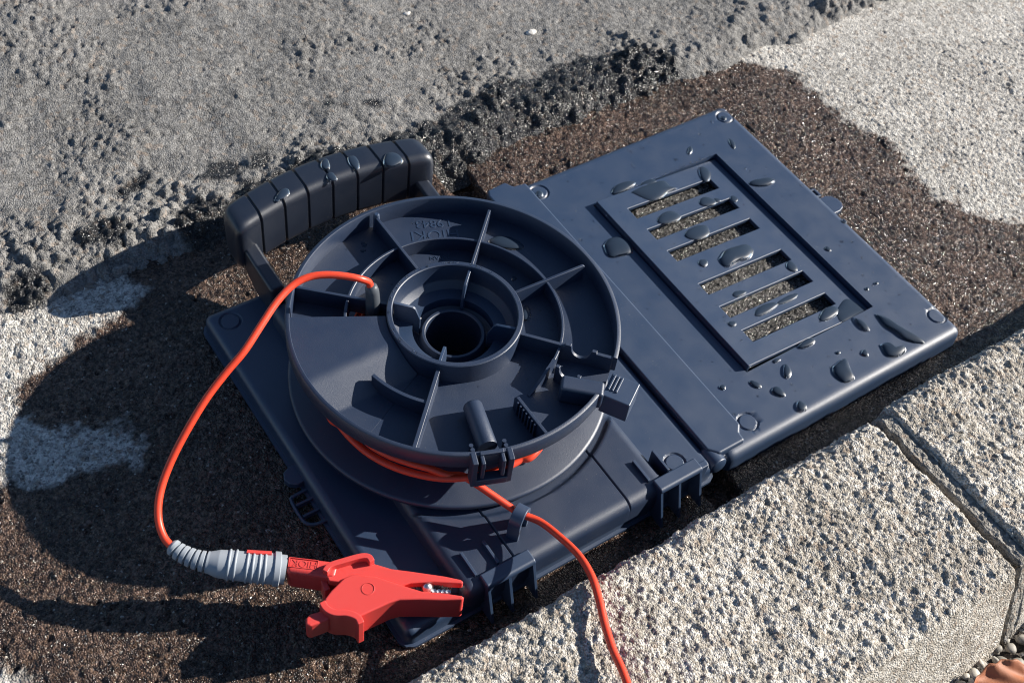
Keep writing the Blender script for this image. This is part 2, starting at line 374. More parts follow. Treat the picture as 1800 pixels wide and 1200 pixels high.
# ------------------------------------------------------------------ kerb stones
ZK = 46.0
def kerb_profile():
    pr = [(-137.0, -8), (-136.6, 0), (-136.6, 8), (-136.6, 16), (-136.6, 26)]
    for a in np.linspace(0, 90, 22)[1:]: pr.append((-136.6 - 9 + 9 * math.cos(math.radians(a)), ZK - 9 + 9 * math.sin(math.radians(a))))
    pr += [(y, ZK) for y in np.arange(-146.2, -233.0, -0.65)]
    for a in np.linspace(0, 78, 6)[1:]: pr.append((-233.0 - 2.6 * math.sin(math.radians(a)), ZK - 2.6 + 2.6 * math.cos(math.radians(a))))
    y0, z0 = pr[-1]
    for k in np.arange(1, 70): pr.append((y0 - k * 0.27, z0 - k * 0.85))
    return np.array(pr)
KP = kerb_profile()
def kerb(xs, dy, dz, e0, e1, seed, label):
    xs = np.asarray(xs); n = len(KP); d = np.gradient(KP, axis=0); nv = np.stack([d[:, 1], -d[:, 0]], -1)
    nv = -nv / np.linalg.norm(nv, axis=1)[:, None]
    if nv[60, 1] < 0: nv = -nv
    s = np.concatenate([[0], np.cumsum(np.hypot(*np.diff(KP, axis=0).T))])
    X, S_ = np.meshgrid(xs, s, indexing='ij')
    top = smooth(0, 20, S_ - 25) * smooth(0, 8, s[-66] - S_)
    h = fbm(X, S_, 60, 3, seed) * 2.2
    h += facets(X, S_, 2.7, seed + 1) * (0.12 + 0.62 * top) + facets(X, S_, 1.7, seed + 2) * (0.1 + 0.4 * top) + facets(X, S_, 5.5, seed + 3) * (0.05 + 0.5 * top)
    f2, i2 = worley(X, S_, 8.0, seed + 2); h += np.clip(1.3 - (f2 / 2.4) ** 2, 0, .8) * (i2 > 0.9) * 0.8 * top
    h += fbm(X, S_, 14, 2, seed + 3) * (0.3 + 1.2 * top) - smooth(0.62, 0.68, fbm(X, S_, 6, 2, seed + 4)) * 2.4 * top
    # worn ends of the stone at the joints
    for e in (e0, e1):
        if e is not None: h -= 2.6 * np.clip(1 - np.abs(X - e + vnoise(S_, S_ * 0, 7, seed) * 1.2) / 2.2, 0, 1) ** 2
    YY = KP[None, :, 0] + nv[None, :, 0] * h + dy; ZZ = KP[None, :, 1] + nv[None, :, 1] * h + dz
    G = np.stack([X + 0 * S_, YY, ZZ], -1)
    cap = lambda row, sg: np.stack([np.full(n, row[0, 0] + sg * 0.3), np.clip(row[:, 1], -9999, 9999), row[:, 2]], -1)
    def endcap(row, sg):
        c = np.array([row[0, 0] + sg * 0.6, -190 + dy, 5.0]); return np.stack([row * (1 - q) + c * q for q in (0.04, 1.0)], 0)
    G = np.concatenate([endcap(G[0], 1)[::-1], G, endcap(G[-1], -1)], 0)
    o = grid_obj('kerb_stone', G, KERB, flip=True); return tag(o, label, 'kerb stone', 'kerb stones along the gutter')
kerb(axis(-560, -125, 156.8, 156.8, 0.65, 14), 0, 0, None, 156.8, 101, 'rough grey concrete kerb stone with red cable lying over it')
kerb(axis(168, 168, 330, 760, 0.65, 14), 1.5, 1.0, 168, None, 131, 'rough grey concrete kerb stone past the mortar joint, clear of any cable')
# mortar joint between them
xs = np.linspace(157.2, 168.4, 16); X, S_ = np.meshgrid(xs, np.arange(len(KP)), indexing='ij')
h = -1.0 - 12.0 * smooth(160.4, 159.4, X + vnoise(S_, X, 9, 3) * 2) - 0.6 * smooth(165.9, 167.6, X + vnoise(S_, X, 14, 4) * 3) + fbm(X * 3, S_, 5, 3, 77) * 1.2
d = np.gradient(KP, axis=0); nv = np.stack([-d[:, 1], d[:, 0]], -1); nv /= np.linalg.norm(nv, axis=1)[:, None]
if nv[60, 1] < 0: nv = -nv
tag(grid_obj('mortar_joint', np.stack([X, KP[None, :, 0] + nv[None, :, 0] * h, KP[None, :, 1] + nv[None, :, 1] * h], -1), MORTAR, flip=True), kind='structure')

# ------------------------------------------------------------------ pebble bed behind the kerb
xs = np.linspace(-700, 900, 60); ys = np.linspace(-600, -225, 20); X, Y = np.meshgrid(xs, ys, indexing='ij')
tag(grid_obj('soil_strip', np.stack([X, Y, -9 + fbm(X, Y, 40, 2, 5) * 2], -1), SOIL), kind='structure')
ico_v, ico_f = None, None
bm = bmesh.new(); bmesh.ops.create_icosphere(bm, subdivisions=2, radius=1); ico_v = np.array([v.co[:] for v in bm.verts]); ico_f = np.array([[v.index for v in f.verts] for f in bm.faces]); bm.free()
Vs, Fs, n = [], [], 0
for k in range(900):
    x = rng.uniform(60, 330); y = rng.uniform(-330, -246)
    a = rng.uniform(1.5, 3.4); sc3 = np.array([a * rng.uniform(0.9, 1.5), a * rng.uniform(0.7, 1.1), a * rng.uniform(0.5, 0.8)])
    v = ico_v * sc3 * (1 + 0.12 * np.sin(ico_v @ rng.normal(size=3) * 2.5)[:, None]); th = rng.uniform(0, 6.28); c, s = math.cos(th), math.sin(th)
    v = np.stack([v[:, 0] * c - v[:, 1] * s, v[:, 0] * s + v[:, 1] * c, v[:, 2]], -1) + [x, y, -7.5 + rng.uniform(0, 4.5)]
    Vs.append(v); Fs.append(ico_f + n); n += len(v)
me = attr_mesh('gravel', np.concatenate(Vs), np.concatenate(Fs)); me.polygons.foreach_set('use_smooth', np.ones(len(me.polygons), bool)); me.materials.append(PEBBLE)
tag(place(bpy.data.objects.new('gravel', me)), 'small rounded pebbles packed behind the kerb', kind='stuff')

# ------------------------------------------------------------------ cable reel
RE = empty('cable_reel', (0, 0, 0), 'black plastic cable reel with grip handle on a flat base opened beside its slotted cover', 'cable reel')
ZB = 13.0; ZF = 70.7; FL = 60.0

def rounded_axis(a, b, step, R):
    o = np.array([0, 0.06, 0.2, 0.45, 0.85, 1.4, 2.2, 3.2]) * R / 3.2
    n = max(2, int(round((b - a - 2 * R) / step)))
    return np.concatenate([a + o, np.linspace(a + R, b - R, n)[1:-1], (b - o)[::-1]])
def hf(name, x0, x1, y0, y1, R, zfun, mat, parent, step=1.0, zbot=1.2, xextra=(), yextra=(), lip=0):
    xs = np.unique(np.concatenate([rounded_axis(x0, x1, step, R), list(xextra)])); ys = np.unique(np.concatenate([rounded_axis(y0, y1, step, R), list(yextra)]))
    X, Y = np.meshgrid(xs, ys, indexing='ij')
    dx = np.clip(np.minimum(X - x0, x1 - X), 0, R); dy = np.clip(np.minimum(Y - y0, y1 - Y), 0, R)
    q = np.minimum(np.hypot(R - dx, R - dy), R); drop = R - np.sqrt(np.clip(R * R - q * q, 0, None))
    Z = zfun(X, Y) - drop
    # pull the sharp plan corners in to a radius
    out = np.hypot(R - dx, R - dy); f = np.where(out > R, R / np.maximum(out, 1e-6), 1.0)
    cx = np.where(X < (x0 + x1) / 2, x0 + R, x1 - R); cy = np.where(Y < (y0 + y1) / 2, y0 + R, y1 - R)
    corner = (dx < R) & (dy < R); X = np.where(corner, cx + (X - cx) * f, X); Y = np.where(corner, cy + (Y - cy) * f, Y)
    G = np.stack([X, Y, Z], -1)
    def ring(G, dxy, z):               # add a skirt ring around the grid
        nx, ny = G.shape[:2]; H = np.zeros((nx + 2, ny + 2, 3)); H[1:-1, 1:-1] = G
        H[0, 1:-1] = G[0] + [-dxy, 0, 0]; H[-1, 1:-1] = G[-1] + [dxy, 0, 0]; H[1:-1, 0] = G[:, 0] + [0, -dxy, 0]; H[1:-1, -1] = G[:, -1] + [0, dxy, 0]
        for a in (0, -1):
            for bb in (0, -1):
                H[a, bb] = G[a, bb] + [(-1 if a == 0 else 1) * dxy * .7, (-1 if bb == 0 else 1) * dxy * .7, 0]
        zz = np.ones(H.shape[:2], bool); zz[1:-1, 1:-1] = False; H[zz, 2] = z if np.isscalar(z) else 0
        return H
    if lip:
        G = ring(G, 0.25, zbot + 1.6); G = ring(G, lip, zbot + 1.5); G = ring(G, 0.1, zbot)
    else:
        G = ring(G, 0.35, zbot)
    return grid_obj(name, G, mat, parent, sharp=34)
def ring_groove(X, Y, cx, cy, r=5.3, w=0.75, dep=0.9):
    d = np.abs(np.hypot(X - cx, Y - cy) - r); return dep * np.clip(1 - d / w, 0, 1) ** 0.6
def near_axis(c, r): return np.arange(c - r - 1.4, c + r + 1.4, 0.33)

def zbase(X, Y):
    z = np.full(X.shape, ZB)
    for cx, cy in ((-77, 92.5), (-74, -96), (74, -96), (77, 92.5)): z = z - ring_groove(X, Y, cx, cy)
    return z
base = hf('base_plate', -88, 92, -108, 103, 4.2, zbase, BLACK, RE, 1.6, 1.0,
          np.concatenate([near_axis(-77, 5), near_axis(74, 5)]), np.concatenate([near_axis(92.5, 5), near_axis(-96, 5)]), lip=1.6)
gx0, gx1, gy = 143.6, 238.2, 70.4
def zcover(X, Y):
    z = np.full(X.shape, ZB)
    for cx, cy in ((121.5, 94.5), (265.5, 94.5), (266.5, -93.5), (123, -95.5)): z = z - ring_groove(X, Y, cx, cy)
    ins = (X > gx0 - 0.01) & (X < gx1 + 0.01) & (np.abs(Y) < gy + 0.01)
    return np.where(ins, 3.5, z)
ex = lambda v: [v - 0.02, v, v + 0.03, v + 0.06] if False else [v - 0.05, v + 0.05]
cover = hf('cover_plate', 99, 273, -109, 105, 5.2, zcover, BLACK, RE, 1.8, 1.0,
           np.concatenate([near_axis(121.5, 5), near_axis(266, 5), ex(gx0), ex(gx1)]), np.concatenate([near_axis(94.5, 5), near_axis(-94.5, 5), ex(-gy), ex(gy)]))
# grille panel, tilted slightly in its recess, six slots
TILT = math.radians(4.3); SLOT_X = (158.3, 222.3); SLOT_Y = [52.0, 33.0, 14.0, -14.4, -33.4, -52.6]; SW = 4.5
def tiltf(x, y, z):
    cx = 190.9; return (cx + (x - cx) * math.cos(TILT) + (z - 12.6) * math.sin(TILT), y, 13.0 - (x - cx) * math.sin(TILT) + (z - 12.6) * math.cos(TILT))
xb = [gx0 + 0.9, SLOT_X[0], SLOT_X[1], gx1 - 0.9]; yb = [-gy + 0.9] + sorted(sum([[y - SW, y + SW] for y in SLOT_Y], [])) + [gy - 0.9]
gr = MB(); idx = {}; zt = (10.2, 12.8)
def vid(i, j, k):
    if (i, j, k) not in idx:
        idx[(i, j, k)] = len(gr.v); gr.v.append(tiltf(xb[i], yb[j], zt[k]))
    return idx[(i, j, k)]
solid = lambda i, j: 0 <= i < 3 and 0 <= j < len(yb) - 1 and not (i == 1 and j % 2 == 1)
for i in range(3):
    for j in range(len(yb) - 1):
        if not solid(i, j): continue
        gr.f.append((vid(i, j, 1), vid(i + 1, j, 1), vid(i + 1, j + 1, 1), vid(i, j + 1, 1))); gr.f.append((vid(i, j, 0), vid(i, j + 1, 0), vid(i + 1, j + 1, 0), vid(i + 1, j, 0)))
        for (di, dj, a, bq) in ((-1, 0, (i, j), (i, j + 1)), (1, 0, (i + 1, j), (i + 1, j + 1)), (0, -1, (i, j), (i + 1, j)), (0, 1, (i, j + 1), (i + 1, j + 1))):
            if not solid(i + di, j + dj): gr.f.append((vid(*a, 0), vid(*bq, 0), vid(*bq, 1), vid(*a, 1)))
grille = gr.build('grille_panel', BLACK, cover, bevel=0.45, seg=2)
# side skirts of the tilted panel, raised rim on the hinge side
sk = MB()
sk.prism([(gx0 + 0.95, -gy + 0.95), (gx0 + 2.3, -gy + 0.95), (gx0 + 2.3, gy - 0.95), (gx0 + 0.95, gy - 0.95)], 4, 10.4, tiltf); sk.build('panel_skirt', BLACK, grille, bevel=0.3)
# damp grainy pad under the slots
xs = np.arange(152, 229, 0.5); ys = np.arange(-66, 66, 0.5); X, Y = np.meshgrid(xs, ys, indexing='ij')
f1, i1 = worley(X, Y, 1.7, 5); Z = 5.2 + np.sqrt(np.clip(1 - (f1 / 1.1) ** 2, 0, 1)) * (0.2 + i1) * 0.7 + fbm(X, Y, 2, 2, 8) * 0.3
PAD = stone_mat('damp grainy pad', ((0.03, 0.028, 0.026), (0.1, 0.095, 0.09), (0.24, 0.23, 0.22)), ((0.015, 0.015, 0.015), (0.07, 0.067, 0.064), (0.3, 0.29, 0.28)), 700, 1300, 1.0, 0.9, 0.0, wetrough=(0.03, 0.2))
grid_obj('grainy_pad', np.stack([X, Y, Z], -1), PAD, cover, attrs={'wet': np.ones(X.shape)})
# hinge strip
hs = MB(); hs.prism([(91.5, -99), (96, -104.5), (113, -104.5), (113.5, -99.5), (117.2, -95.5), (117.2, 103.2), (109, 104.2), (106.5, 109.4), (93.5, 108.4), (91.5, 104)], 3, 15.6)
strip = hs.build('hinge_strip', BLACK, RE, bevel=1.5, seg=3)
kn = MB(); kn.tube([(94, -96, 9.5), (94, -98, 9.5), (94, -107.5, 9.5), (94, -108.5, 9.5)], [3.5, 5.4, 5.4, 3.8], 18); kn.build('hinge_knuckle', BLACK, strip, bevel=0.6)
ft = MB(); ft.box((106, -101.3, 6.5), (17, 8, 10)); ft.build('hinge_foot', BLACK, strip, bevel=0.8)
# side tabs
tb = MB(); tb.prism([(272, 13.5), (281, 13.5), (284.5, 11.5), (286.5, 8), (286.5, 4), (284.5, 0.8), (281, -0.6), (272, -0.6)], 2.5, 6.5); tb.build('side_tab', BLACK, cover, bevel=0.6)
tb = MB(); tb.box((276.5, 22.5, 3.2), (9, 1.4, 3.4)); tb.box((276.5, 16.5, 3.2), (9, 1.4, 3.4)); tb.box((280.5, 19.5, 3.2), (1.4, 7, 3.4)); tb.build('tab_loop', BLACK, cover, bevel=0.3)
tb = MB(); tb.prism([(-86, 0.6), (-91, 0.8), (-94.5, -1), (-96, -4.5), (-95, -8), (-92, -10.2), (-86, -10.2)], 3, 7); tb.build('side_tab', BLACK, base, bevel=0.6)
tb = MB(); tb.tube(catmull([(-87, -13, 3.5), (-95, -13.5, 3.5), (-97.5, -15, 3.5), (-98, -25, 3.5), (-97, -30, 3.5), (-93, -32.5, 3.5), (-87, -33, 3.5)], 6), 0.9, 8)
tb.box((-92, -19, 3), (10, 1.2, 3)); tb.box((-92, -26, 3), (10, 1.2, 3)); tb.build('tab_loop', BLACK, base)

# pedestal under the spool
def zped(X, Y):
    z = np.full(X.shape, 24.0)
    z = z - 1.1 * np.clip(1 - np.abs(X - 34.2) / 0.7, 0, 1) - 1.1 * np.clip(1 - np.abs(X + 29.5) / 0.7, 0, 1)
    rr = np.hypot(X, Y); return z - 1.6 * smooth(84.6, 82.4, rr)
hf('pedestal', -58.5, 58.5, -109.5, 84, 5.2, zped, BLACK_TEX, RE, 0.9, ZB - 2.5, np.concatenate([np.arange(33, 35.6, .23), np.arange(-30.7, -28.2, .23)]))
# front hook brackets
def bracket(x0, x1):
    L = MB(); yt, zt_ = -104.0, 26.4
    prof = [(yt, zt_), (yt - 6.5, zt_), (yt - 7.6, zt_ - 1.2), (yt - 7.6, zt_ - 3), (yt, zt_ - 3.2)]
    L.prism([(x0 + 2.2, 0), (x1 - 2.2, 0), (x1, 0), (x0, 0)], 0, 0) if False else None
    L.add([(x, y, z) for x in (x0, x1) for y, z in prof], [(0, 1, 2, 3, 4), (9, 8, 7, 6, 5)] + [(k, (k + 1) % 5, 5 + (k + 1) % 5, 5 + k) for k in range(5)])
    br = L.build('hook_bracket', BLACK, RE, bevel=0.8, seg=3)
    for x in (x0 + 0.9, (x0 + x1) / 2 - 1, x1 - 0.9):
        q = MB(); pr = [(yt + 1, zt_ - 2.6), (yt - 7.2, zt_ - 2.6), (yt - 14.0, 1.2), (yt + 1, 1.2)]
        q.add([(xx, y, z) for xx in (x - 0.8, x + 0.8) for y, z in pr], [(0, 1, 2, 3), (7, 6, 5, 4)] + [(k, (k + 1) % 4, 4 + (k + 1) % 4, 4 + k) for k in range(4)])
        q.build('bracket_rib', BLACK, br, bevel=0.25)
    q = MB(); q.box(((x0 + x1) / 2, yt - 1.3, zt_ / 2), (x1 - x0 - 1, 1.6, zt_ - 4)); q.build('bracket_back', BLACK, br)
    for x in (x0 - 1, x0 + (x1 - x0) * 0.42):
        q = MB(); pr = [(yt + 1, zt_ - 0.6), (yt + 14, zt_ - 0.4), (yt + 14, 14), (yt + 1, 10)]
        q.add([(xx, y, z) for xx in (x - 0.7, x + 0.7) for y, z in pr], [(0, 1, 2, 3), (7, 6, 5, 4)] + [(k, (k + 1) % 4, 4 + (k + 1) % 4, 4 + k) for k in range(4)])
        q.build('bracket_gusset', BLACK, br, bevel=0.25)
    return br
bracket(-48.8, -22.5)
b2 = bracket(50.5, 76.6)
q = MB(); q.box((82.5, -106, 12.5), (6, 4, 11)); q.build('end_stub', BLACK, b2, bevel=0.8)

# spool: lower flange, drum, upper flange
sp = MB(); sp.lathe([(79.6, 24.9), (80.4, 25.4), (80.6, 26.6), (80.2, 27.6), (79, 28), (60, 30), (38, 32.5), (36, 33.2), (36, 25), (60, 24.9)], 180); lower = sp.build('lower_flange', BLACK_TEX, RE, sharp=50)
sp = MB(); sp.lathe([(36, 31), (36, 59), (20, 59), (20, 31)], 96); sp.build('drum', BLACK, RE)
# upper flange floor with the window sector left open
fl = MB(); RB = [31.5, 34.5, 51.2, 78.1]; AN = list(np.arange(-180, 180, 2.5)); idx = {}
def fv(i, j, k):
    j %= len(AN)
    if (i, j, k) not in idx:
        a = math.radians(AN[j]); idx[(i, j, k)] = len(fl.v); fl.v.append((RB[i] * math.cos(a), RB[i] * math.sin(a), (58.8, FL)[k]))
    return idx[(i, j, k)]
fs = lambda i, j: 0 <= i < 3 and not (i == 1 and 137 < AN[j % len(AN)] + 1.2 < 165)
for i in range(3):
    for j in range(len(AN)):
        if not fs(i, j): continue
        fl.f.append((fv(i, j, 1), fv(i + 1, j, 1), fv(i + 1, j + 1, 1), fv(i, j + 1, 1))); fl.f.append((fv(i, j, 0), fv(i, j + 1, 0), fv(i + 1, j + 1, 0), fv(i + 1, j, 0)))
        for di, dj, a, bq in ((-1, 0, (i, j), (i, j + 1)), (1, 0, (i + 1, j), (i + 1, j + 1)), (0, -1, (i, j), (i + 1, j)), (0, 1, (i, j + 1), (i + 1, j + 1))):
            if not fs(i + di, j + dj): fl.f.append((fv(*a, 0), fv(*bq, 0), fv(*bq, 1), fv(*a, 1)))
upper = fl.build('upper_flange', BLACK_TEX, RE, sharp=30)
rm = MB(); rm.lathe([(77.9, 59.5), (77.8, 70.2), (78.15, 70.7), (79.7, 70.7), (80.1, 70.25), (80.15, 61.6), (79.8, 61.2), (78.2, 61.0)], 170, -48.5, 297.0); rm.build('rim', BLACK_TEX, upper, sharp=50)
hb = MB(); hb.lathe([(32.7, 57), (32.7, 72.4), (32.3, 72.8), (30.4, 72.8), (30, 72.4), (29.8, 62.6), (29.3, 61.6), (17.8, 51.5), (16.6, 51.2), (15.6, 56.4), (15.1, 57), (14, 57), (13.6, 56.6), (13.5, 26), (15.2, 26), (15.4, 48), (30, 58)], 120)
hub = hb.build('hub', BLACK_TEX, RE, sharp=40)
for a in (137, 44, -46, -136):
    q = MB(); q.rplate([(29.9, 71.2), (20.5, 70.6), (19.2, 69.6), (16.6, 62.5), (16.4, 51.6), (29.4, 61.2)], a, 1.5); q.build('hub_fin', BLACK, hub, bevel=0.3)
# radial ribs and ring rib
def rib(name, poly, a, t=1.5, bev=0.3): q = MB(); q.rplate(poly, a, t); return q.build(name, BLACK_TEX, upper, bevel=bev)
for a in (90.5, 44.2, -2.5):
    rib('rib', [(32.5, FL - .3), (32.5, 69.6), (33.5, 70), (73.5, 70), (74.6, 69.2), (74.6, FL - .3)], a)
rib('rib', [(32.5, FL - .3), (32.5, 70), (77.9, 70), (77.9, FL - .3)], 137.6)
rib('rib', [(32.5, FL - .3), (32.5, 70), (77.9, 70), (77.9, FL - .3)], -135.2, 2.0)
arc = [(62.5 + 4.6 * math.cos(t_), 69.4 + 4.6 * math.sin(t_) * 1.15) for t_ in np.linspace(math.pi, 2 * math.pi, 11)]
rib('notched_rib', [(32.5, FL - .3), (32.5, 70)] + [(54.5, 70), (54.5, 71.2), (57.4, 71.2)] + arc + [(67.6, 71.2), (70, 71.2), (70, 70), (77.9, 70), (77.9, FL - .3)], -48.3, 1.8, 0.25)
arc2 = [(61.5 + 4.4 * math.cos(t_), 69.0 + 4.4 * math.sin(t_)) for t_ in np.linspace(math.pi, 2 * math.pi, 11)]
q = MB(); q.rplate([(55, FL - .3), (55, 70.6), (57, 70.6)] + arc2 + [(66, 70.6), (68, 70.6), (68, FL - .3)], -62.5, 1.8); q.build('notched_plate', BLACK_TEX, upper, bevel=0.25)
q = MB(); q.lathe([(51.4, FL - .3), (51.4, 68.4), (51.7, 68.7), (52.5, 68.7), (52.8, 68.4), (52.8, FL - .3)], 150, -58, 152); q.build('ring_rib', BLACK_TEX, upper)
q = MB()
for a0, a1, z0, z1 in ((-58, -66, 68.6, 68.4), (-66, -80, 68.4, 60.4)):
    pts = [(a0 + (a1 - a0) * k / 8, z0 + (z1 - z0) * k / 8) for k in range(9)]
    V = []
    for a, zz in pts:
        for rr in (51.4, 52.8):
            for z_ in (FL - .3, zz): V.append((rr * math.cos(math.radians(a)), rr * math.sin(math.radians(a)), z_))
    F = []
    for k in range(8):
        o = 4 * k; F += [(o, o + 4, o + 5, o + 1), (o + 2, o + 3, o + 7, o + 6), (o + 1, o + 5, o + 7, o + 3)]
    q.add(V, F)
q.build('ring_rib', BLACK_TEX, upper)
q = MB(); V, F = [], []
for k in range(17):
    a = -168 + 33 * k / 16; zz = 69.2
    for rr in (51.2, 53.0):
        for z_ in (FL - .3, zz): V.append((rr * math.cos(math.radians(a)), rr * math.sin(math.radians(a)), z_))
for k in range(16):
    o = 4 * k; F += [(o, o + 4, o + 5, o + 1), (o + 2, o + 3, o + 7, o + 6), (o + 1, o + 5, o + 7, o + 3)]
F += [(0, 1, 3, 2), (64, 66, 67, 65)]; q.add(V, F); q.build('ring_rib', BLACK_TEX, upper, bevel=0.25)
# small peg at the end of one rib
q = MB(); q.tube([(0, 75.2, FL), (0, 75.2, 70.4), (0, 75.2, 71.2)], [1.7, 1.6, 1.0], 14); q.build('peg', BLACK, upper)
# shelf with ramp
na, nr = 60, 26; A = np.radians(np.linspace(152.0, 207.0, na)); RR = np.linspace(33.0, 78.1, nr); AA, R2 = np.meshgrid(A, RR, indexing='ij')
X, Y = R2 * np.cos(AA), R2 * np.sin(AA); q_ = np.clip((Y + 15.6) / 14.0, 0, 1.4); Z = 60.2 + 10.2 * np.where(q_ > 0.8, 1 - 0.2 * np.clip((1.25 - q_) / 0.45, 0, 1) ** 2.2, q_)
G = np.stack([X, Y, Z], -1); low = G.copy(); low[..., 2] = FL - 0.2
G = np.concatenate([low[:1], G, low[-1:]], 0)
grid_obj('shelf', G, BLACK_TEX, upper, sharp=40)
# round mark and block, comb plate, latch
q = MB(); a = math.radians(-42); q.box((29.4, -64.6, 65.6), (20.5, 8.6, 11), rz=a); q.build('stop_block', BLACK_TEX, upper, bevel=1.6, seg=3)
q = MB(); q.rplate([(53, FL - .3), (53, 67.5), (54.5, 69.4), (77.9, 69.8), (77.9, FL - .3)], -90, 1.6); cmb = q.build('comb_plate', BLACK_TEX, upper, bevel=0.3)
for k in range(7):
    q = MB(); q.box((-1.3, -57 - k * 2.3, 64.4), (1.4, 1.0, 9.4)); q.build('comb_tooth', BLACK_TEX, cmb, bevel=0.2)
la = math.radians(-57.5); lc = (86.5 * math.cos(la), 86.5 * math.sin(la))
q = MB(); q.box((lc[0], lc[1], 59.5), (14, 14.5, 13), rz=la); latch = q.build('latch', BLACK, upper, bevel=0.6)
for k in range(3):
    q = MB(); rr = 81.2 + k * 1.9; q.box((rr * math.cos(la) - 1.5 * math.sin(la), rr * math.sin(la) + 1.5 * math.cos(la), 66.3), (1.0, 9.5, 1.0), rz=la); q.build('latch_ridge', BLACK, latch, bevel=0.25)
# folded crank knob with its hinge on the rim
k0 = P(830, 712, 65.2); k1 = P(857, 786, 65.2); dr = (k1 - k0) / np.linalg.norm(k1 - k0)
q = MB(); q.tube([k0 - dr * .6, k0, k0 + dr * 0.8, k1 - dr * .6, k1], [3.4, 4.2, 4.55, 4.75, 4.6], 28); kb = q.build('crank_knob', BLACK_TEX, upper, sharp=50)
ka = math.atan2(k1[1], k1[0]); er = np.array([math.cos(ka), math.sin(ka), 0]); et = np.array([-math.sin(ka), math.cos(ka), 0])
q = MB()
for s in (-1, 1):
    c_ = er * 81.4 + et * s * 8.2; q.box((c_[0], c_[1], 61.8), (6.4, 2.6, 18.6), rz=ka)
    c_ = er * 82.0 + et * s * 4.6; q.box((c_[0], c_[1], 65.0), (6.0, 1.8, 12), rz=ka)
c_ = er * 79.6; q.box((c_[0], c_[1], 71.0), (2.2, 11, 1.8), rz=ka)
c_ = er * 82.4; q.box((c_[0], c_[1], 54.6), (4.6, 15, 4.6), rz=ka)
q.build('knob_hinge', BLACK_TEX, upper, bevel=0.5)
for s in (-1, 1):
    c_ = er * 72.5 + et * s * 7.6; q = MB(); q.tube([(c_[0], c_[1], FL), (c_[0], c_[1], 68)], 1.0, 10); q.tube([(c_[0] + er[0] * 3, c_[1] + er[1] * 3, FL), (c_[0] + er[0] * 3, c_[1] + er[1] * 3, 69)], 1.0, 10); q.build('knob_stop', BLACK_TEX, upper)
# moulded lettering
def letters(s, size, M, name, mat, parent, ext=0.25):
    cu = bpy.data.curves.new('lettering', 'FONT'); cu.body = s; cu.size = size * K; cu.extrude = ext * K; cu.align_x = 'CENTER'; cu.align_y = 'CENTER'
    ob = bpy.data.objects.new('lettering', cu); col.objects.link(ob); bpy.context.view_layer.update()
    me = bpy.data.meshes.new_from_object(ob.evaluated_get(bpy.context.evaluated_depsgraph_get())); bpy.data.objects.remove(ob)
    me.transform(M); me.materials.clear(); me.materials.append(mat)
    return place(bpy.data.objects.new(name, me), parent)
def flat(x, y, z, ang): return Matrix.Translation(Vector((x, y, z)) * K) @ Matrix.Rotation(math.radians(ang), 4, 'Z')
cA = math.radians(67)
letters('HIOKI', 9.5, flat(62.5 * math.cos(cA), 62.5 * math.sin(cA), FL + .1, 67 + 90), 'lettering', BLACK, upper, 0.14)
letters('L9843', 7.5, flat(70.5 * math.cos(cA), 70.5 * math.sin(cA), FL + .1, 67 + 90), 'lettering', BLACK, upper, 0.14)
letters('JAPAN', 3.6, flat(46.5 * math.cos(cA), 46.5 * math.sin(cA), FL + .1, 67 + 90), 'lettering', BLACK, upper, 0.14)

# carry handle
HA = MB(); hx, hy, hz = 60.0, 123.0, 36.5
def grip_ring(x, sy, sz):
    bow = 9.5 * (1 - (x / hx) ** 2); ring = []; r_ = 5.0
    a, c_ = 10.5 * sy, 16.5 * sz; r_ = min(5.0, a * .95, c_ * .95)
    for qx, qz, t0 in ((a - r_, c_ - r_, 0), (-(a - r_), c_ - r_, 90), (-(a - r_), -(c_ - r_), 180), (a - r_, -(c_ - r_), 270)):
        for k in range(6):
            th = math.radians(t0 + 90 * k / 5); ring.append((x, hy + bow + qx + r_ * math.cos(th), hz + qz + r_ * math.sin(th) + 1.5 * (1 - (x / hx) ** 2)))
    return ring
gro = [-44.5, -29.5, -14.8, 0.2, 15.0, 29.8, 44.5]; st_ = [(-60, .55, .7), (-59.4, .75, .84), (-58, .9, .94), (-56, .97, .985), (-54, 1, 1)]
for gq in gro: st_ += [(gq - 0.95, 1, 1), (gq - 0.6, .955, .972), (gq - .45, .91, .945), (gq + .45, .91, .945), (gq + 0.6, .955, .972), (gq + 0.95, 1, 1)]
for a_q, b_q in zip([-54] + gro, gro + [54]): st_ += [(a_q + (b_q - a_q) * f_, 1, 1) for f_ in (.3, .5, .7)]
st_ += [(-x, a, c_) for x, a, c_ in st_[:5]]
HA.loft([grip_ring(*s_) for s_ in sorted(set(st_))])
HE = HA.build('carry_handle', GRIP, RE, sharp=42)
for s in (-1, 1):
    q = MB(); x = s * 52.5
    pr = [(124, 37), (104, 35), (84, 34), (84, 12), (104, 12), (118, 20), (126, 24)]
    q.add([(xx, y, z) for xx in (x - 4.2, x + 4.2) for y, z in pr], [tuple(range(7)), tuple(range(13, 6, -1))] + [(k, (k + 1) % 7, 7 + (k + 1) % 7, 7 + k) for k in range(7)])
    q.build('handle_arm', GRIP, HE, bevel=2.0, seg=3)

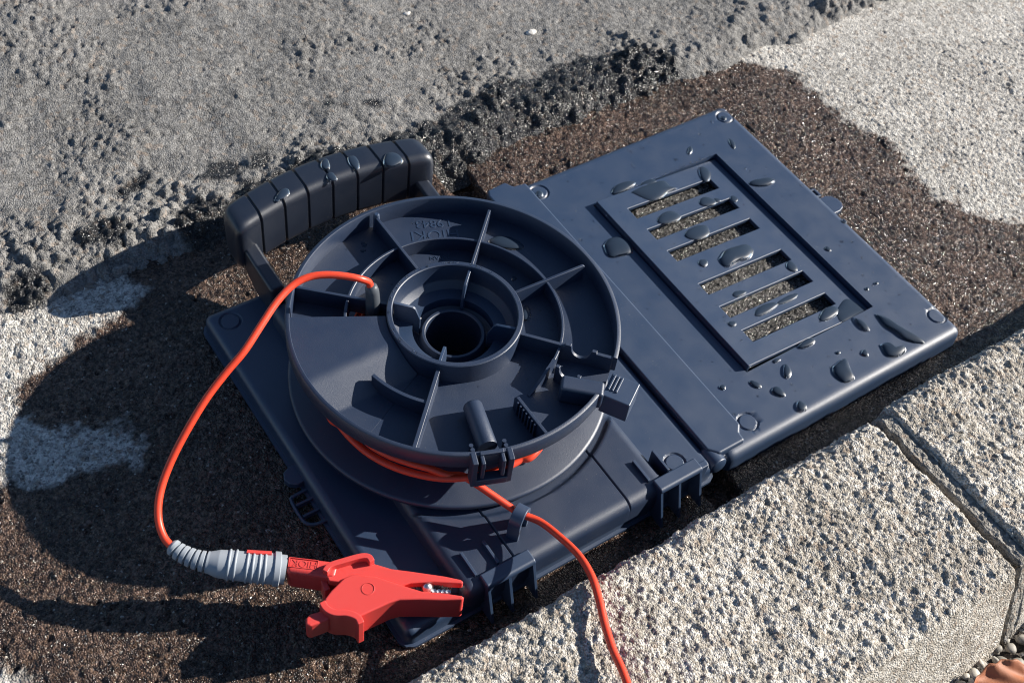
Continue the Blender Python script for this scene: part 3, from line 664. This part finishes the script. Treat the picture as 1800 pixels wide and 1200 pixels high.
# cable guide hook on the pedestal
gc = P(913, 908, 35.5); gd = P(950, 917, 35.5) - P(880, 880, 37); gd[2] = 0; gd /= np.linalg.norm(gd); gs = np.array([-gd[1], gd[0], 0])
q = MB(); rings = []
for k in range(17):
    th = math.radians(-50 + 260 * k / 16); ring = []
    for rr, wv in ((3.6, -3), (5.9, -3), (5.9, 3), (3.6, 3)):
        p = gc + gs * rr * math.cos(th) + np.array([0, 0, 1]) * rr * math.sin(th) + gd * wv; ring.append(tuple(p))
    rings.append(ring)
q.loft(rings); gu = q.build('cable_guide', BLACK, RE, bevel=0.35)
q = MB(); q.box((gc[0] - gs[0] * 4.6, gc[1] - gs[1] * 4.6, 28.5), (6, 2.2, 12), rz=math.atan2(gd[1], gd[0])); q.box((gc[0] + gs[0] * 4.6, gc[1] + gs[1] * 4.6, 28.5), (6, 2.2, 12), rz=math.atan2(gd[1], gd[0])); q.build('guide_post', BLACK, gu, bevel=0.3)

# ------------------------------------------------------------------ wound cable running off over the kerb
path = []; turns = 26
for k in range(turns * 40):
    t_ = k / 40; lay = int(t_ // 6.5); q_ = (t_ % 6.5) / 6.5; q_ = q_ if lay % 2 == 0 else 1 - q_
    a = t_ * 2 * math.pi; rr = 38.2 + lay * 3.3 + vnoise(np.array(t_ * 9.), np.array(1.), 3, 5) * .6
    path.append((rr * math.cos(a), rr * math.sin(a), 35.5 + q_ * 20.0))
a0 = turns * 2 * math.pi
loose = [(0, 51, 50), (50, 56, 50), (100, 62, 52), (140, 67, 53)]
ctrl = [(r_ * math.cos(a0 + math.radians(d_)), r_ * math.sin(a0 + math.radians(d_)), z_) for d_, r_, z_ in loose]
for a, b_, z_ in ((575, 716, 52), (598, 748, 50), (622, 775, 49), (650, 798, 48), (685, 817, 48), (722, 830, 48), (765, 839, 48), (805, 840, 48), (850, 834, 49), (885, 823, 50), (915, 808, 50.5), (950, 785, 52)): ctrl.append(tuple(P(a, b_, z_)))
ctrl += [(r_ * math.cos(math.radians(d_)), r_ * math.sin(math.radians(d_)), z_) for d_, r_, z_ in ((-40, 71, 54), (0, 66, 54), (60, 62, 53), (110, 64, 53), (150, 68, 53))]
for a, b_, z_ in ((610, 738, 55), (645, 776, 54), (680, 798, 53.5), (720, 813, 53), (752, 822, 52), (785, 834, 49)): ctrl.append(tuple(P(a, b_, z_)))
for a, b_, z_ in ((812, 836, 45.5), (838, 851, 43), (872, 874, 39.5), (913, 901, 35.6), (950, 917, 35.4), (985, 944, 39), (1018, 976, 44.5), (1040, 1012, 49), (1053, 1052, 51), (1063, 1095, 51.6), (1077, 1140, 52.4), (1093, 1175, 53.2), (1112, 1225, 54), (1150, 1320, 56), (1210, 1480, 51)):
    ctrl.append(tuple(P(a, b_, z_)))
path += catmull(ctrl, 9)
q = MB(); q.tube(path, 1.75, 10)
wc = q.build('red_cable', REDCABLE); tag(wc, 'thin red cable wound on the reel and running out through its guide over the kerb', 'cable')

# ------------------------------------------------------------------ clip lead
CB = P(690, 1040, 14); LE = empty('clip_lead', (CB[0], CB[1], ZB), 'short red lead with grey strain relief and red alligator clip resting on the base', 'clip lead')
q = MB(); pl = [(-29.6, 26.2, 52), (-29.8, 26.2, 60), (-30, 26.2, 72), (-30.2, 26.5, 78), (-30.6, 26.8, 80.5), (-30.9, 27, 81.6)]
q.tube(pl, [3.3, 3.6, 3.5, 3.3, 3.0, 1.9], 20); q.build('plug', DGREY, LE, sharp=60)
lc_ = [(-30.9, 27, 80.6), (-31.4, 28, 83.5)] + [tuple(P(a, b_, z_)) for a, b_, z_ in ((632, 490, 87), (605, 485, 89), (572, 483, 90), (543, 487, 90), (515, 501, 89), (487, 530, 87), (460, 570, 84), (430, 616, 80), (398, 654, 75), (365, 697, 69), (335, 745, 62), (308, 795, 54), (289, 840, 47), (279, 880, 42), (279, 915, 37.5), (288, 943, 34.5), (303, 962, 32.8))]
q = MB(); q.tube(catmull(lc_, 8), 1.75, 12); q.build('cable', REDCABLE, LE)
# strain relief and boot
bp = catmull([tuple(P(a, b_, z_)) for a, b_, z_ in ((300, 958, 32.5), (318, 971, 31.2), (345, 983, 30), (375, 989, 29), (410, 993, 28), (450, 997, 27), (492, 1000, 25.6), (501, 1001, 25.2))], 30)
L = np.concatenate([[0], np.cumsum([np.linalg.norm(bp[i + 1] - bp[i]) for i in range(len(bp) - 1)])]); s_ = L / L[-1]
rad = np.interp(s_, [0, .02, .36, .44, .52, .9, .905, .955, .96, 1], [2.6, 3.7, 4.9, 6.2, 6.5, 7.0, 7.8, 7.8, 6.6, 6.6])
for c_ in np.linspace(.06, .33, 6): rad = rad - 1.5 * np.clip(1 - np.abs(s_ - c_) / .010, 0, 1) ** .5
q = MB(); q.tube(bp, rad, 24); boot = q.build('strain_relief', GREY, LE, sharp=50)
for c_ in (.53, .58, .68, .73, .78, .83):
    i = int(np.argmin(abs(s_ - c_))); d_ = bp[i + 1] - bp[i - 1]; d_ /= np.linalg.norm(d_); q = MB(); q.tube([bp[i] - d_ * .8, bp[i] - d_ * .3, bp[i] + d_ * .3, bp[i] + d_ * .8], [rad[i] - .3, rad[i] + .55, rad[i] + .55, rad[i] - .3], 24); q.build('grip_ridge', GREY, boot, sharp=60)
i0, i1 = int(np.argmin(abs(s_ - .66))), int(np.argmin(abs(s_ - .88)))
q = MB(); rows = []
for i in range(i0, i1, 3):
    d_ = bp[i + 1] - bp[i - 1]; d_ /= np.linalg.norm(d_); u = np.cross(d_, [0, 0, 1]); u /= np.linalg.norm(u); v = np.cross(u, d_)
    rows.append([bp[i] + (u * math.cos(th) + v * math.sin(th)) * (rad[i] + .75) for th in np.radians([118, 128, 138, 148])] + [bp[i] + (u * math.cos(th) + v * math.sin(th)) * (rad[i] - .3) for th in np.radians([148, 118])])
q.loft(rows); q.build('marker_band', REDCLIP, boot)
# alligator clip, lying flat on the corner of the base
ZC = 31.5
PB = lambda lst, z_: [tuple(P(a, b_, z_)[:2]) for a, b_ in lst]
sl = PB([(503, 975), (598, 986), (590, 1016), (502, 1003)], ZC)
q = MB(); q.prism(sl, 16.0, ZC); clip = q.build('alligator_clip', REDCLIP, LE, bevel=2.2, seg=3)
# jaw with the long upper arm
jb = PB([(574, 1010), (584, 998), (604, 989), (632, 983), (650, 984), (656, 992), (680, 998), (720, 1003), (782, 1012), (810, 1018), (815, 1022), (812, 1025), (762, 1022), (722, 1024), (708, 1029), (660, 1031), (610, 1024), (578, 1020)], ZC - 0.6)
q = MB(); q.prism(jb, ZC - 5.2, ZC - 0.6); jbo = q.build('jaw', REDCLIP, clip, bevel=1.0, seg=3)
jl = PB([(576, 1006), (604, 990), (650, 986), (690, 1000), (800, 1017), (800, 1019), (740, 1019), (708, 1022), (640, 1024), (580, 1017)], 22)
q = MB(); q.prism(PB([(576, 1008), (604, 992), (650, 987), (700, 1002), (706, 1016), (640, 1026), (578, 1018)], ZC - 5), 15.5, ZC - 5); q.build('jaw_body', REDCLIP, jbo, bevel=.8)
q = MB(); q.prism(PB([(700, 1004), (782, 1015), (808, 1020), (806, 1023), (750, 1021), (706, 1025)], ZC - 4.8), 15.6, ZC - 4.8); q.build('jaw_liner', BLACK, jbo)
ja = PB([(568, 1062), (572, 1050), (582, 1037), (606, 1014), (622, 1008), (660, 1012), (712, 1029), (742, 1038), (778, 1041), (812, 1046), (817, 1049), (812, 1053), (780, 1054), (740, 1053), (703, 1053), (686, 1058), (632, 1083), (612, 1080), (584, 1078)], ZC + 0.8)
q = MB(); q.prism(ja, 15.0, ZC + 0.8); ja_o = q.build('jaw', REDCLIP, clip, bevel=1.1, seg=3)
cpx = P(647, 1034, ZC + .9); q = MB(); q.lathe([(3.0, ZC + .6), (3.0, ZC + .95), (2.7, ZC + 1.05), (2.5, ZC + .6)], 32, center=(cpx[0], cpx[1])); q.build('pivot_ring', REDCLIP, ja_o)
# finger lips and lever
def lip(pts, r_, sc_z, nm):
    q = MB(); q.tube(catmull(pts, 6), r_, 12); q.v = [(x, y, ZC - 7 + (z_ - (ZC - 7)) * 1.0) for x, y, z_ in q.v]; return q.build(nm, REDCLIP, clip)
def wall(pxs, z0, z1, t_, nm, rb=1.0):
    c_ = [np.array(P(a, b_, z1)[:2]) for a, b_ in pxs]; c_ = [p[:2] for p in catmull([(*p, 0) for p in c_], 6)]
    lft, rgt = [], []
    for i, p in enumerate(c_):
        d_ = c_[min(i + 1, len(c_) - 1)] - c_[max(i - 1, 0)]; d_ /= np.linalg.norm(d_); nrm = np.array([-d_[1], d_[0]]); lft.append(tuple(p + nrm * t_ / 2)); rgt.append(tuple(p - nrm * t_ / 2))
    q = MB(); q.prism(lft + rgt[::-1], z0, z1); return q.build(nm, REDCLIP, clip, bevel=rb, seg=3)
wall([(571, 1003), (580, 992), (604, 984), (634, 976), (648, 977), (654, 985)], 14.5, ZC + 3.2, 2.6, 'finger_lip')
wall([(566, 1056), (574, 1068), (588, 1075), (610, 1076), (628, 1083), (635, 1094)], 13.6, ZC + 1.4, 3.0, 'finger_lip')
wall([(567, 1012), (572, 1028), (576, 1036)], 14.5, ZC - 4, 2.6, 'finger_lip')
lv = PB([(537, 1085), (545, 1078), (572, 1070), (584, 1074), (577, 1088), (545, 1100), (537, 1097)], ZC - 2)
q = MB(); q.prism(lv, 17, ZC - 2); lvo = q.build('lever', REDCLIP, clip, bevel=1.4, seg=3)
# lettering in its raised frame on the sleeve
fr = [P(a, b_, ZC + .05) for a, b_ in ((509, 979), (560, 985), (557, 1001), (507, 995))]
q = MB()
for i in range(4): q.tube([fr[i], fr[(i + 1) % 4]], 0.28, 6)
q.build('name_frame', REDCLIP, clip)
cen = sum(fr) / 4; dv = fr[0] - fr[1]
letters('HIOKI', 4.6, flat(cen[0], cen[1], ZC + .1, math.degrees(math.atan2(dv[1], dv[0]))), 'lettering', REDCLIP, clip, .1)
# metal jaws: teeth and screw
q = MB()
for k in range(7):
    p = P(722 + k * 5.2, 1025.2 - k * .35, ZC - 3); q.lathe([(0.05, p[2] + .0), (.95, p[2] + .4), (.95, p[2] - 8), (.05, p[2] - 8.2)], 8, center=(p[0], p[1]))
for k in range(5):
    p = P(766 + k * 6, 1024 - k * .2 + 1.0, ZC - 3.5); q.lathe([(0.05, p[2] + .0), (1.2, p[2] + .4), (1.2, p[2] - 8), (.05, p[2] - 8.2)], 8, center=(p[0], p[1]))
for k in range(4):
    p = P(764 + k * 8, 1039.5 + k * .3, ZC - 4); q.lathe([(0.05, p[2] + .0), (1.2, p[2] + .4), (1.2, p[2] - 8), (.05, p[2] - 8.2)], 8, center=(p[0], p[1]))
q.build('teeth', METAL, clip)
p = P(751, 1032, 28); q = MB(); q.lathe([(0.02, p[2] + 2.6), (1.0, p[2] + 2.4), (1.9, p[2] + 1.7), (2.6, p[2] + .6), (2.75, p[2] - .6), (2.75, 17), (.02, 17)], 20, center=(p[0], p[1])); q.build('screw', METAL, clip, sharp=50)

# ------------------------------------------------------------------ water
def drop_mesh(outline, zf, h, sink=-0.06):
    n = len(outline); c_ = np.mean(outline, 0); rings = []
    for f_, g_ in ((1, .07), (.975, .2), (.93, .36), (.86, .54), (.75, .72), (.59, .87), (.38, .96), (.16, 1)):
        rings.append([(c_[0] + (x - c_[0]) * f_, c_[1] + (y - c_[1]) * f_, zf(c_[0] + (x - c_[0]) * f_, c_[1] + (y - c_[1]) * f_) + g_ * h * 1.0) for x, y in outline])
    bot = [(x, y, z_ - sink) for x, y, z_ in rings[0]]
    q = MB(); q.loft([bot] + rings); return q, c_
nd = [0]
def drop(px_pts, zf, h, label, group=None, parent=None, name='water_drop', zpl=None):
    zz = zpl if zpl is not None else ZB
    pts = [tuple(P(a, b_, zz)[:2]) for a, b_ in px_pts]
    if len(pts) < 20:
        cl = catmull([(*p, 0) for p in pts] + [(*pts[0], 0)], 6)[:-1]; pts = [(p[0], p[1]) for p in cl]
    q, c_ = drop_mesh(pts, zf, h); z0 = zf(*c_); L0 = Vector((c_[0], c_[1], z0))
    q.v = [(x - L0.x, y - L0.y, z_ - L0.z) for x, y, z_ in q.v]
    o = q.build(name, WATER, None, sharp=60); o.data.materials.append(WETPL)
    for f_ in o.data.polygons:
        if f_.normal.z < -0.8: f_.material_index = 1
    o.location = L0 * K; tag(o, label, 'water drop', group); nd[0] += 1; return o
def ell(cx, cy, rx, ry, rot=0, wob=0.10):
    r_ = math.radians(rot); ph = random.random() * 6; out = []
    for k in range(28):
        t_ = 2 * math.pi * k / 28; w_ = 1 + wob * math.sin(2 * t_ + ph) + wob * .6 * math.sin(3 * t_ + 2 * ph); x, y = rx * math.cos(t_) * w_, ry * math.sin(t_) * w_
        out.append((cx + x * math.cos(r_) - y * math.sin(r_), cy + x * math.sin(r_) + y * math.cos(r_)))
    return out
zc = lambda x, y: ZB
zp = lambda x, y: tiltf(x, y, 12.8)[2]
drop([(1060, 432), (1070, 420), (1092, 417), (1110, 428), (1112, 444), (1095, 451), (1070, 452)], zc, 2.2, 'broad flat water drop beside the raised edge of the slotted panel')
drop([(1537, 552), (1553, 556), (1575, 570), (1600, 585), (1622, 598), (1624, 604), (1606, 603), (1588, 597), (1572, 585), (1552, 572)], zc, 2.0, 'long wavy streak of water running to the front edge of the cover')
drop([(1498, 558), (1512, 562), (1524, 572), (1529, 581), (1518, 582), (1505, 570)], zc, 1.7, 'wedge shaped water drop hanging off the panel corner')
drop([(1546, 606), (1560, 602), (1576, 612), (1590, 608), (1592, 618), (1578, 628), (1558, 626)], zc, 2.0, 'curved bean shaped water drop near the front edge of the cover')
drop([(1462, 645), (1478, 632), (1488, 632), (1496, 650), (1502, 666), (1484, 673), (1466, 660)], zc, 2.1, 'large teardrop of water standing alone near the front edge of the cover')
gp = 'single beads of water on the cover plate'; lb = 'small clear bead of water on the black cover plate'
for a in ((1340, 321, 21, 8, -5), (1287, 253, 4, 11, -25), (1213, 265, 4.5, 7, 10), (1520, 621, 7, 6, 20), (1383, 653, 8, 13, -20), (1328, 676, 11, 6, 30), (1368, 689, 13, 8, 20), (1270, 681, 6, 5, 30), (1408, 715, 9, 11, -20), (1418, 604, 16, 8, -20), (1455, 438, 6, 4, 20), (1365, 634, 7, 4, -25), (1540, 498, 4, 3, 0), (1524, 508, 4, 3, 0), (1484, 389, 5, 3.5, 30), (1473, 620, 4, 3, 0), (1095, 330, 24, 8, -20), (1140, 322, 16, 5, -20), (948, 342, 7, 6, 0), (1272, 208, 5, 4, 20)):
    wx, wy = P(a[0], a[1], ZB)[:2]
    where = ('beside a round mark' if min(math.hypot(wx - u, wy - v) for u, v in ((121.5, 94.5), (265.5, 94.5), (266.5, -93.5), (123, -95.5))) < 9 else 'between slotted panel and front edge' if wy < -gy else 'between slotted panel and back edge' if wy > gy else 'between slotted panel and side tab' if wx > 200 else 'between slotted panel and hinge strip')
    lb = 'single clear bead of water on black cover ' + where
    drop(ell(*a), zc, max(0.8, min(a[2], a[3]) * 0.19), lb, gp)
gp2 = 'water drops on the slotted panel'; lb2 = 'clear water drop spread on a bar of the slotted panel'
drop([(1108, 342), (1130, 330), (1165, 318), (1180, 328), (1191, 331), (1175, 340), (1160, 352), (1140, 355)], zp, 1.5, 'wide pool of water along the top bar of the slotted panel')
drop([(1262, 458), (1272, 442), (1290, 434), (1312, 428), (1325, 438), (1318, 454), (1298, 462), (1280, 472), (1268, 468)], zp, 2.4, 'big lumpy water drop on the middle bar of the slotted panel')
for a in ((1175, 386, 22, 11, -22), (1244, 353, 15, 9, -10), (1226, 411, 25, 12, -20), (1235, 466, 8, 8, 0), (1393, 465, 11, 9, 30), (1298, 519, 12, 6, -20), (1285, 575, 7, 6, 0), (1292, 345, 8, 5, 20), (1262, 349, 6, 4, 0), (1240, 302, 11, 14, -40), (1345, 545, 25, 8, -25), (1385, 525, 20, 6, -25), (1458, 548, 20, 11, -25)):
    wy = P(a[0], a[1], 12.8)[1]; nb_ = sum(wy < y_ for y_ in SLOT_Y)
    lb2 = 'clear water drop on the ' + ('top end', 'first', 'second', 'third', 'fourth', 'fifth', 'front end')[nb_] + ' bar of the slotted panel, counting from the asphalt'
    drop(ell(*a), zp, max(0.6, min(a[2], a[3]) * 0.125), lb2, gp2)
drop([(1470, 545), (1490, 520), (1520, 535), (1526, 543), (1500, 556), (1480, 562)], zp, 0.8, 'thin sheet of water in the corner of the slotted panel')
ztop = lambda x, y: hz + 16.5 + 1.5 * (1 - (x / hx) ** 2)
for a in ((572, 291, 9, 10, 30), (583, 313, 10, 8, 20), (622, 287, 8, 16, -30), (690, 282, 19, 13, 10), (497, 343, 14, 9, -30), (487, 352, 5, 4, 0)):
    k_ = sum(P(a[0], a[1], 54)[0] > g_ for g_ in gro)
    drop(ell(*a), ztop, min(a[2], a[3]) * .15, ('small ' if a[2] < 6 else 'slim ' if a[3] > 1.5 * a[2] else 'wide ' if a[2] > 18 else 'oval ') + 'water drop on the ' + ('first', 'second', 'third', 'fourth', 'fifth', 'sixth', 'seventh', 'last')[k_] + ' handle segment from the arm beside the red lead', 'water drops on the handle', zpl=54)
zfl = lambda x, y: FL
for a, lb3 in (((890, 428, 32, 11, 15), 'long puddle of water on the floor of the reel flange'), ((925, 552, 9, 14, -10), 'oval water drop on the reel flange beside the hub'), ((638, 441, 5, 3, 0), 'tiny bead of water on the reel flange'), ((640, 430, 6, 4, 0), 'tiny bead of water on the reel flange'), ((903, 490, 5, 4, 0), 'tiny bead of water on the reel flange')):
    drop(ell(*a), zfl, min(a[2], a[3]) * .16, lb3, 'tiny beads on the reel flange' if 'tiny' in lb3 else None, zpl=FL)
# fine spray too small to count
q = MB()
def bead(x, y, z_, r_):
    V = [(x, y, z_ + r_ * .62)]; F = []
    for f_, g_ in ((.6, .5), (.92, .25), (1, -.08)):
        V += [(x + r_ * f_ * math.cos(k * math.pi / 4), y + r_ * f_ * math.sin(k * math.pi / 4), z_ + r_ * g_) for k in range(8)]
    F += [(0, 1 + k, 1 + (k + 1) % 8) for k in range(8)]
    for l_ in (0, 1): F += [(1 + l_ * 8 + k, 9 + l_ * 8 + k, 9 + l_ * 8 + (k + 1) % 8, 1 + l_ * 8 + (k + 1) % 8) for k in range(8)]
    F.append(tuple(range(24, 16, -1))); q.add(V, F)
for k in range(230):
    x = rng.uniform(119, 270); y = rng.uniform(-101, 101)
    if gx0 - 1 < x < gx1 + 1 and abs(y) < gy + 1:
        if SLOT_X[0] - 1 < x < SLOT_X[1] + 1 and min(abs(y - s) for s in SLOT_Y) < SW + 1: continue
        if gx0 < x < gx0 + 2 or x > gx1 - 2 or abs(y) > gy - 2: continue
        z_ = zp(x, y)
    else: z_ = ZB
    bead(x, y, z_, rng.choice([.35, .45, .6, .9], p=[.4, .3, .2, .1]))
for k in range(24): bead(gx0 + 4 + k * 3.7 + rng.uniform(-1, 1), gy + .7, ZB, rng.uniform(.5, .95))
for k in range(70):
    a = rng.uniform(0, 6.28); r_ = rng.uniform(35, 76); an = math.degrees(a) % 360
    if 136 < an < 230: continue
    bead(r_ * math.cos(a), r_ * math.sin(a), FL, rng.uniform(.3, .7))
for k in range(40):
    a = rng.uniform(0.4, 3.6); bead(31.5 * math.cos(a), 31.5 * math.sin(a), 72.8, rng.uniform(.3, .6))
tag(q.build('fine_water_beads', WATER, sharp=70), 'fine spray of water beads scattered over the reel', kind='stuff')

# ------------------------------------------------------------------ litter
LEAF = plastic('dry leaf', (0.36, 0.13, 0.06), 0.6, 0.4, 0.3)
lx = np.linspace(-1, 1, 26); ly = np.linspace(-1, 1, 16); X, Y = np.meshgrid(lx, ly, indexing='ij')
wd_ = 7.5 * np.clip(1 - np.abs(X) ** 2.2, 0.02, 1) * (1 + .1 * np.sin(X * 14)); px_, py_ = X * 17, Y * wd_
pz_ = 3.0 * Y ** 2 + 1.6 * np.sin(X * 3 + 1) + .8 * np.sin(X * 9 + Y * 4); lc0 = P(1762, 1196, 0)
th = math.radians(-18); GX = lc0[0] + px_ * math.cos(th) - py_ * math.sin(th); GY = lc0[1] + px_ * math.sin(th) + py_ * math.cos(th)
lf = grid_obj('dead_leaf', np.stack([GX, GY, 1.5 + pz_], -1), LEAF); tag(lf, 'curled brown dead leaf lying on the pebbles behind the kerb', 'leaf')
sm = lf.modifiers.new('thick', 'SOLIDIFY'); sm.thickness = 0.4 * K
CHIP = stone_mat('pale stone chip', ((0.5, 0.48, 0.44), (0.68, 0.66, 0.62), (0.8, 0.78, 0.74)), None, 300, 600, 0.3)
def chip(a, b_, s_, mat, label):
    p = P(a, b_, 9); v = ico_v * np.array([s_ * 1.5, s_, s_ * .6]) * (1 + .25 * np.sin(ico_v @ rng.normal(size=3) * 3)[:, None])
    o = bpy.data.objects.new('stone_chip', attr_mesh('stone_chip', v, ico_f)); o.data.materials.append(mat); place(o); o.location = Vector((p[0], p[1], 9.2)) * K
    tag(o, label, 'stone chip')
chip(934, 59, 2.6, CHIP, 'bright white stone chip on the dry asphalt')
chip(716, 25, 1.8, CHIP, 'small pale stone chip on the dry asphalt behind the reel')
